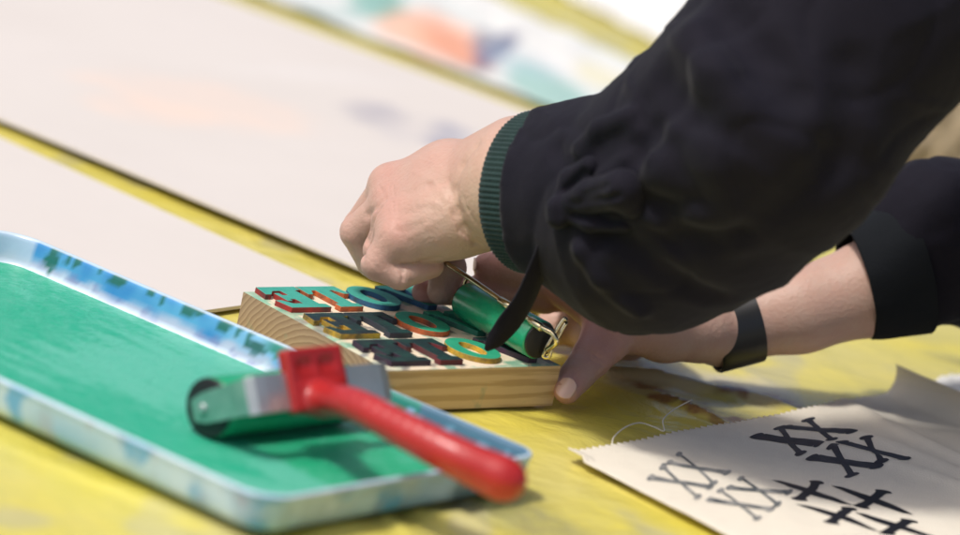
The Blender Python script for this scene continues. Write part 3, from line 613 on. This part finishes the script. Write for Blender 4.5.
m3 = P(622, 296, 2.9); rh.chain([cmc, P(660, 322, 3.2), m3], [1.6, 1.5, 1.3], .8); rh.chain([m3, P(575, 290, 3.2), P(520, 280, 2.4)], [1.15, 1.0, .8], .3)
rh.chain([P(655, 328, 2.6), P(635, 305, 2.2), P(598, 286, 2.0), P(560, 270, 1.8)], [1.4, 1.1, .9, .72], .35)
rh.cone(m2*.5+m1*.5, P(635, 325, 4.0), 1.2, 1.5, .8); rh.cone(P(600, 310, 3.4), P(640, 330, 3.4), 1.0, 1.5, .8)
hg(rh, [(580, 354), (592, 360), (602, 366)], .06, .10); hg(rh, [(583, 350), (595, 356), (606, 361)], .05, .10); hg(rh, [(604, 330), (620, 342)], .05, .2)
v2, q2 = rh.mesh(); v2 = relax(v2, q2, 2)
V = np.vstack([v1, v2]); F = np.vstack([q1, q2+len(v1)])
cols = np.tile(np.array(SK), (len(V), 1))
def paint(c, r, col, am):
    global cols
    d = np.linalg.norm(V-np.array(c), axis=1); t = (am*np.exp(-(d/r)**2))[:, None]; cols = cols*(1-t)+np.array(col)*t
for k_ in kn: paint(k_-f*1.0+zz*.6, 1.1, SKR, .4)
for pts, rs in fing: paint(pts[1], 1.4, SKR, .25); paint(pts[3], 1.2, SKR, .4)
paint(Q(430, 170, -29), 3, SKR, .15); paint(Q(500, 220, -33), 4, (.56, .40, .24), .5)
paint(P(600, 318, 4.8), 3.5, (.64, .33, .30), .4)
for p_, r_ in ((ip, 1.6), (tip, 1.3), (m1, 2.2), (P(600, 318, 4.6), 2.2), (i3, 1.5), (P(424, 292, 3.6), 1.5)): paint(p_, r_, (.66, .26, .25), .55)
body = link('body', V, F, MM['skin'], person, cols=cols)
# ---- nails
def nail(c, long_, across, L, Wd, rad_, n=None):
    long_, across = nrm(long_), nrm(across); across = nrm(across-long_*(across@long_)); n = np.cross(long_, across)
    if n@(-f) < 0: n = -n
    c = c+n*.05
    V = []; F = []; nu_, nv_ = 12, 14
    for j in range(nv_+1):
        for i in range(nu_+1):
            s_ = -1+2*i/nu_; t_ = -1+2*j/nv_; wf = (1-abs(t_)**4*.5); x = s_*wf; th = x*Wd/2/rad_
            V.append(c+long_*t_*L/2*(1-.18*s_*s_)+across*rad_*math.sin(th)+n*(rad_*math.cos(th)-rad_-.03*t_*t_))
    for j in range(nv_):
        for i in range(nu_): F.append((j*(nu_+1)+i, j*(nu_+1)+i+1, (j+1)*(nu_+1)+i+1, (j+1)*(nu_+1)+i))
    o = link('fingernail', V, F, MM['nail'], person); sm = o.modifiers.new('thick', 'SOLIDIFY'); sm.thickness = .0005; sm.offset = 0; return o
tn = nrm(tip-ip)
def gradn(sd, p):
    i = np.round((p-sd.lo)/sd.h).astype(int); F_ = sd.f; return nrm([F_[i[0]+2, i[1], i[2]]-F_[i[0]-2, i[1], i[2]], F_[i[0], i[1]+2, i[2]]-F_[i[0], i[1]-2, i[2]], F_[i[0], i[1], i[2]+2]-F_[i[0], i[1], i[2]-2]])
hp = hit(rh, 566, 388); hn = gradn(rh, hp); tl = nrm(tn-hn*(tn@hn)); nail(hp, tl, np.cross(tl, hn), 1.35, 1.25, .80)
nail(i3+nrm(np.array([-.9, -.42, .1]))*1.0, np.array([-.1, .1, 1]), np.array([.3, -1, 0]), .8, .8, .8)

# ---- jacket: torso, both sleeves, one continuous garment with folds
jk = SDF((-2, -52, 1.5), (82, 46, 66), .31)
sl = [(Q(533, 192, -29.9), 4.85), (Q(600, 196, -32), 5.35), (Q(650, 212, -34), 6.85), (Q(712, 172, -36), 7.2), (Q(772, 118, -38), 7.4), (Q(842, 15, -35), 7.7), (np.array([36, -22, 44]), 9), (np.array([52, -12, 56]), 9)]
jk.chain([p for p, r in sl], [r for p, r in sl], 1.6)
rs_ = [(Q(908, 270, -15.5), 3.6), (Q(940, 240, -14.5), 4.9), (Q(1010, 248, -11), 5.4), (np.array([48, 6, 22]), 7.5), (np.array([57, 22, 44]), 9), (np.array([60, 16, 54]), 9)]
jk.chain([p for p, r in rs_], [r for p, r in rs_], 1.6)
jk.chain([np.array([52, -12, 56]), np.array([60, 16, 54])], [9, 9], 3); jk.chain([np.array([58, 2, 52]), np.array([70, 2, 20])], [12, 14], 4)
jk.chain([np.array([60, -6, 50]), np.array([66, -8, 12])], [10, 12], 4); jk.chain([np.array([62, 12, 50]), np.array([68, 12, 12])], [10, 12], 4)
# folds: raised rolls and valleys on the near sleeve
def onsl(px, py, dpt): return Q(px, py, dpt)
def surf(px, py):                       # first hit of the view ray with the jacket field
    d = f*FP+RX*(px-480)-UY*(py-267.5); d = nrm(d)
    for t in np.arange(215, 290, .2):
        p = CAM+d*t; i = np.round((p-jk.lo)/jk.h).astype(int)
        if np.all(i >= 0) and np.all(i < jk.n) and jk.f[tuple(i)] < .15: return p
    return Q(px, py, -38)
S_ = {}
for key in [(560, 200), (590, 190), (625, 178), (640, 205), (600, 235), (560, 228), (665, 85), (690, 120), (720, 160), (735, 200), (620, 240), (665, 275), (715, 300), (760, 60), (790, 90), (850, 70), (650, 130), (665, 165), (700, 200), (740, 235), (580, 150), (600, 130), (640, 110), (700, 40), (720, 75), (745, 105), (880, 110), (845, 160), (790, 205), (580, 250), (600, 280), (640, 310), (730, 20), (780, 40), (640, 150), (635, 250), (680, 240), (560, 150), (575, 175)]: S_[key] = surf(*key)
def roll(keys, r, k=.8, dz=0):
    pts = [S_[q_]+f*(r*.35+dz) for q_ in keys]
    for a, b in zip(pts[:-1], pts[1:]): jk.cone(a, b, r, r, k)
roll([(690, 120), (720, 160), (735, 200)], .9, 1.4, .5); roll([(650, 130), (665, 165), (700, 200), (740, 235)], .8, 1.4, .4); roll([(700, 40), (720, 75), (745, 105)], 1.0, 1.5, .5)
roll([(575, 175), (600, 130), (640, 110)], .4, .4, .1); roll([(590, 190), (640, 150), (690, 120)], .45, .5, .1); roll([(640, 205), (680, 240), (740, 235)], .45, .5, .1)
roll([(580, 150), (600, 130), (640, 110)], .55, .5); roll([(580, 250), (600, 280), (640, 310)], .6, .5)
for keys, dp, wd in (([(600, 235), (620, 240), (665, 275), (715, 300)], 1.2, .6), ([(665, 85), (690, 120)], .9, 1.0), ([(730, 20), (760, 60), (790, 90)], .9, 1.2), ([(640, 150), (650, 130), (640, 110)], .7, .8), ([(850, 70), (845, 160), (790, 205)], .7, 1.2), ([(560, 150), (575, 175), (590, 190)], .5, .6), ([(635, 250), (680, 240), (740, 235)], .6, .9), ([(640, 205), (700, 200)], .5, .8)):
    jk.groove([S_[q_] for q_ in keys], dp, wd)
pc_ = Q(539, 193, -30.2); tc_ = nrm(Q(600, 196, -32)-Q(540, 193, -30.2))      # straight hem where the sleeve meets the knit cuff
gx = [(jk.lo[k]+jk.h*np.arange(jk.n[k])).astype(np.float32) for k in range(3)]
pl = (gx[0][:, None, None]-pc_[0])*tc_[0]+(gx[1][None, :, None]-pc_[1])*tc_[1]+(gx[2][None, None, :]-pc_[2])*tc_[2]
jk.f = np.maximum(jk.f, -pl)
v, q_ = jk.mesh(); v = relax(v, q_, 3)
dis = np.array([.25*nz(p, .16, 3)+.10*nz(p, .45, 11)+.03*nz(p, 1.8, 2)-.16*max(0, 1-6*abs(nz((p[0]*.7+p[2]*.5, p[1]*.5, p[2]*.8-p[0]*.45), .19, 19)))**2+.13*max(0, 1-5*abs(nz((p[0]*.4-p[2]*.5, p[1]*.6, p[2]+p[0]*.4), .15, 55)))**2 for p in v])
vn = np.zeros_like(v); fn = np.cross(v[q_[:, 2]]-v[q_[:, 0]], v[q_[:, 3]]-v[q_[:, 1]])
for i in range(4): np.add.at(vn, q_[:, i], fn)
vn /= np.linalg.norm(vn, axis=1)[:, None]+1e-9; v = v+vn*dis[:, None]
jacket = link('jacket', v, q_, MM['black_cloth'], person)

def cuff(name, path, rads, n, ribs, rib_d, m_, th=.3, sq=1.0, lab=None, axis=None):
    """hollow sleeve end: outer skin, rolled rim, inner skin"""
    path = np.array(path); T = nrm(path[-1]-path[0]) if axis is None else nrm(axis); a = nrm(np.cross(T, zz)); b = np.cross(T, a); V = []; F = []; prof = []
    for i in range(len(path)-1, -1, -1): prof.append((path[i], rads[i], 1))
    prof.append((path[0]-T*.12, rads[0]-th*.35, .6)); prof.append((path[0]-T*.05, rads[0]-th, .3))
    for i in range(len(path)): prof.append((path[i]+T*.05, rads[i]-th, 0))
    for c, r, k_ in prof:
        for j in range(n):
            t = 2*math.pi*j/n; rr = r+rib_d*k_*math.cos(ribs*t)+(.05 if ribs else .16)*(0 if r < 3 else 1)*nz((math.cos(t)*2, math.sin(t)*2, c[0]*.3), 1, 7); V.append(c+a*rr*math.cos(t)+b*rr*sq*math.sin(t))
    for i in range(len(prof)-1):
        for j in range(n): F.append((i*n+j, i*n+(j+1) % n, (i+1)*n+(j+1) % n, (i+1)*n+j))
    o = link(name, V, F, m_, person)
    if lab: o['label'] = lab
    return o
c0, c1 = Q(529, 192, -29.6), Q(572, 196, -31.6)
c0b = np.array([c0[0], c0[1], c0[2]])
cuff('ribbed_cuff', spline([c0, (c0+c1)/2, c1], 8), np.interp(np.linspace(0, 1, 8), [0, .5, 1], [4.55, 4.6, 4.5]), 560, 92, .05, MM['green_knit'], .35, 1.05, 'dark green knitted cuff')
d0, d1 = Q(857, 282, -16.6), Q(912, 264, -15.5)
cuff('turned_cuff', spline([d0, (d0+d1)/2, d1], 8), np.interp(np.linspace(0, 1, 8), [0, .2, 1], [3.7, 3.95, 4.5]), 160, 0, 0, MM['black_cuff'], .3, 1.0, 'black turned back sleeve end', RX*.96+UY*.26+f*.16)
# wristband with its square clasp
b0, b1 = Q(711, 333, -19.4), Q(753, 322, -18.6)
wb = cuff('wristband', spline([b0, (b0+b1)/2, b1], 6), [2.56]*6, 96, 0, 0, MM['strap'], .2, 1.0)
# ---- tie: knot, two loops and a long pointed end hanging before the roller
kp = surf(585, 205)-f*.2
t1 = spline([Q(556, 212, -36.3), Q(549, 240, -36.2), Q(538, 268, -35.8), Q(524, 300, -35.2), Q(505, 328, -34.8), Q(486, 350, -34.4)], 30)
wv = nrm(RX*.93+UY*.2+f*.25); v1 = ribbon(t1, [nrm(wv+f*.5*math.sin(i*.16)) for i in range(30)], np.interp(np.linspace(0, 1, 30), [0, .15, .45, .75, .92, 1], [1.5, 1.5, 1.55, 1.5, 1.0, .25]), .12)
link('hanging_tie', *v1, MM['black_cloth'], person)
k0 = surf(558, 208)-f*.2; kn_ = SDF(k0-np.array([4, 5, 5]), k0+np.array([9, 5, 6]), .11)
sf = lambda x, y, o: surf(x, y)-f*o
kn_.chain([k0, sf(590, 196, .35), sf(622, 190, .45)], [.55, .95, 1.15], .3); kn_.cone(sf(622, 190, .4), sf(632, 204, .2), 1.1, .8, .4)
kn_.chain([k0, sf(572, 180, .25), sf(590, 166, .15)], [.5, .75, .6], .25)
kn_.chain([k0, sf(590, 222, .1), sf(625, 226, .0)], [.5, .55, .35], .25)
kn_.cone(k0-f*.35, k0-f*.3-UY*.5, .72, .7, .15)
for a_, b_ in (((572, 204), (618, 196)), ((584, 196), (606, 186)), ((566, 190), (584, 172)), ((574, 216), (612, 222))):
    kn_.groove([q_ for q_ in (hit(kn_, *a_), hit(kn_, *b_)) if q_ is not None] or [k0, k0], .30, .22)
hq = hit(kn_, 558, 208); kn_.groove([hq+UY*.6, hq-UY*.8], .12, .15)
vv, qq = kn_.mesh(); link('tie_bow', relax(vv, qq, 2), qq, MM['black_cloth'], person)
# ---- tan garment hem showing between the two sleeves
c_ = Q(917, 160, -4)
def hem(a, b):
    x = -3.2+9.5*a; lowz = 2.1-.9*math.sin(min(a, .75)/.75*math.pi/2)*4.3*.9; z = lowz+(5.6-lowz)*b
    return c_+np.array([x, .9*math.sin(a*5+b)+.8*(1-b)**2-.3*nz((a*5, b*2), 1.5), z-1.0])
v, f_ = grid(hem, np.linspace(0, 1, 40), np.linspace(0, 1, 24)); o = link('shirt_hem', v, f_, MM['tan'], person); o['label'] = 'tan cloth hem showing between the sleeves'
sm = o.modifiers.new('thick', 'SOLIDIFY'); sm.thickness = .0025

# ================================================================== PRINTED CLOTH
O_ = P(565, 457, .3); Ea = P(885, 397, .3); Eb = P(722, 537, .3); da = nrm(Ea-O_); db = nrm(Eb-O_); La = np.linalg.norm(Ea-O_); Lb = np.linalg.norm(Eb-O_)*2.2
def hcl(a, b):
    z = .55+.16*nz((a, b), .12, 4)+.05*nz((a, b), .5, 8)+.55*math.exp(-((a-La*.72-b*.05)/2.2)**2)*sst(-2, 6, b)*.35
    for q0, k0_, am in ((La*.55, .35, .22), (La*.85, -.1, .3), (La*.70, .15, .16)): z += am*math.exp(-((a-q0-k0_*b+.5*math.sin(b*.4))/.9)**2)*sst(1.0, 7, b+ (4 if q0 > La*.8 else 0))
    if a < 1.2 and b < 1.5: z += .25*(1.2-a)
    return z
def clp(a, b):
    """point of the cloth; beyond a = La-.4 it rolls upwards"""
    L1 = La-.4
    if a <= L1: p = O_+da*a+db*b; return np.array([p[0], p[1], hcl(a, b)])
    r = 1.15; t = (a-L1)/r; p = O_+da*(L1+r*math.sin(t))+db*b; return np.array([p[0], p[1], hcl(L1, b)+r*(1-math.cos(t))])
na_, nb_ = 150, 120; V = []; us = np.concatenate([np.linspace(0, La-.4, 130), np.linspace(La-.2, La+2.3, 14)]); vs_ = np.linspace(0, 1, nb_)
def edgeb(a): return (.13+.10*nz((a, 1), .9, 3))*math.cos(a*2*math.pi/.62)*(1-sst(La*.8, La, a))-.9*sst(La*.4, 0, a)*0
us = np.sort(np.unique(np.concatenate([us, np.arange(0, La-.6, .155)])))
for t in vs_:
    for a in us: b = t*Lb+edgeb(a)*(1-t)**6; V.append(clp(a, b)+np.array([0, 0, 0]))
n = len(us); F = [(j*n+i+1, j*n+i, (j+1)*n+i, (j+1)*n+i+1) for j in range(nb_-1) for i in range(n-1)]
F = [q[::-1] for q in F]
V, F = slab(V, F, .07); mi = [0]*len(F)
def inv(px, py):
    p = P(px, py, .62); q = p-O_; M2 = np.array([[da[0], db[0]], [da[1], db[1]]]); return np.linalg.solve(M2, q[:2])
cnt = [0]
def patch(fn, n1, n2, mi_):
    cnt[0] += 1; off = len(V)
    for j in range(n2+1):
        for i in range(n1+1):
            q = fn(i/n1, j/n2); V.append(clp(q[0], q[1])+np.array([0, 0, .022+.003*(cnt[0] % 7)]))
    for j in range(n2):
        for i in range(n1): F.append((off+j*(n1+1)+i, off+j*(n1+1)+i+1, off+(j+1)*(n1+1)+i+1, off+(j+1)*(n1+1)+i)); mi.append(mi_)
def slabX(b_, a_, c_, d_, thin, thick, sw, sh, mi_, seed):
    """slab serif X whose corners (0,0),(1,0),(1,1),(0,1) lie at b, a, c, d on the cloth"""
    B = lambda u, w_: b_*(1-u)*(1-w_)+a_*u*(1-w_)+c_*u*w_+d_*(1-u)*w_
    def wob(q, k): return np.array([.045*nz((q[0]*1.3, q[1]*1.3), 1, seed+k), .045*nz((q[0]*1.3, q[1]*1.3), 1, seed+k+9)])
    def stroke(u0, u1, hw):
        def fn(x, y):
            w_ = .02+.96*y; h_ = hw*(1+.16*nz((y*6, u0*5), 1, seed)+.35*max(0, abs(y-.5)*2-.62)); q = B(u0+(u1-u0)*w_+(x-.5)*2*h_, w_); return q+wob(q, 1)
        patch(fn, 4, 22, mi_)
    if mi_ == 3:
        def fn(x, y): w_ = -.03+1.06*y; h_ = .31*(1.1-.66*abs(2*y-1)**1.2)*(1+.2*nz((y*6, 1), 1, seed)); q = B(w_+(x-.5)*2*h_*.8, w_+(x-.5)*.10*h_); return q+wob(q, 1)
        patch(fn, 4, 22, mi_); stroke(1.05, -.05, .13); sw *= .75
    else: stroke(0, 1, thick); stroke(1, 0, thin)
    for u, w_ in (((1, .03), (0, .97)) if mi_ == 3 else ((0, 0), (1, 0), (1, 1), (0, 1))):
        def fn(x, y, u=u, w_=w_):
            bulge = 1-.55*abs(2*x-1)**3; q = B(u+(x-.5)*2*sw, w_+((-.02 if w_ == 0 else .02))+(y-.5)*2*sh*bulge); return q+wob(q, 2)
        patch(fn, 8, 4, mi_)
Xs = [([(664, 466), (697, 495)], [(652, 477), (709, 485)], 1), ([(680, 454), (713, 481)], [(671, 462), (726, 472)], 1), ([(722, 489), (757, 516)], [(711, 498), (770, 507)], 1), ([(742, 478), (777, 502)], [(731, 486), (788, 491)], 1),
      ([(781, 427), (800, 452)], [(758, 435), (818, 444)], 2), ([(809, 420), (831, 439)], [(788, 426), (850, 435)], 2), ([(833, 448), (851, 475)], [(813, 457), (875, 467)], 2), ([(866, 442), (880, 463)], [(843, 443), (903, 460)], 2),
      ([(815, 481), (800, 498)], [(778, 480), (845, 503)], 3), ([(882, 491), (862, 506)], [(838, 487), (906, 513)], 3), ([(848, 507), (832, 521)], [(803, 504), (873, 528)], 3), ([(908, 519), (888, 532)], [(862, 513), (935, 537)], 3)]
for xi, (s1, s2, k) in enumerate(Xs):
    a_, d_ = inv(*s1[0]), inv(*s1[1]); b_, c_ = inv(*s2[0]), inv(*s2[1])
    slabX(b_, a_, c_, d_, *{1: (.09, .16, .25, .055), 2: (.12, .24, .27, .065), 3: (.12, .23, .24, .085)}[k], k, xi*3.7)
tag(link('printed_cloth', V, F, [MM['cloth'], MM['print_grey'], MM['print_dark'], MM['print_black']], midx=mi, smooth=True), 'off white cotton cloth with groups of stamped black X letters and a curled edge', 'cloth')
th_ = [P(612, 447, .5), P(614, 437, .6), P(626, 427, .7), P(640, 423, .7), P(654, 427, .6), P(664, 431, .6), P(663, 420, .8), P(672, 411, .7), P(682, 405, .6), P(692, 400, .5)]
v, f_ = tube(spline(th_, 70), .045, 6); tag(link('loose_thread', v, f_, MM['thread']), 'thin white thread curling from the pinked edge of the cloth', 'thread')

for o in bpy.data.objects:
    if '_o' in o: del o['_o']
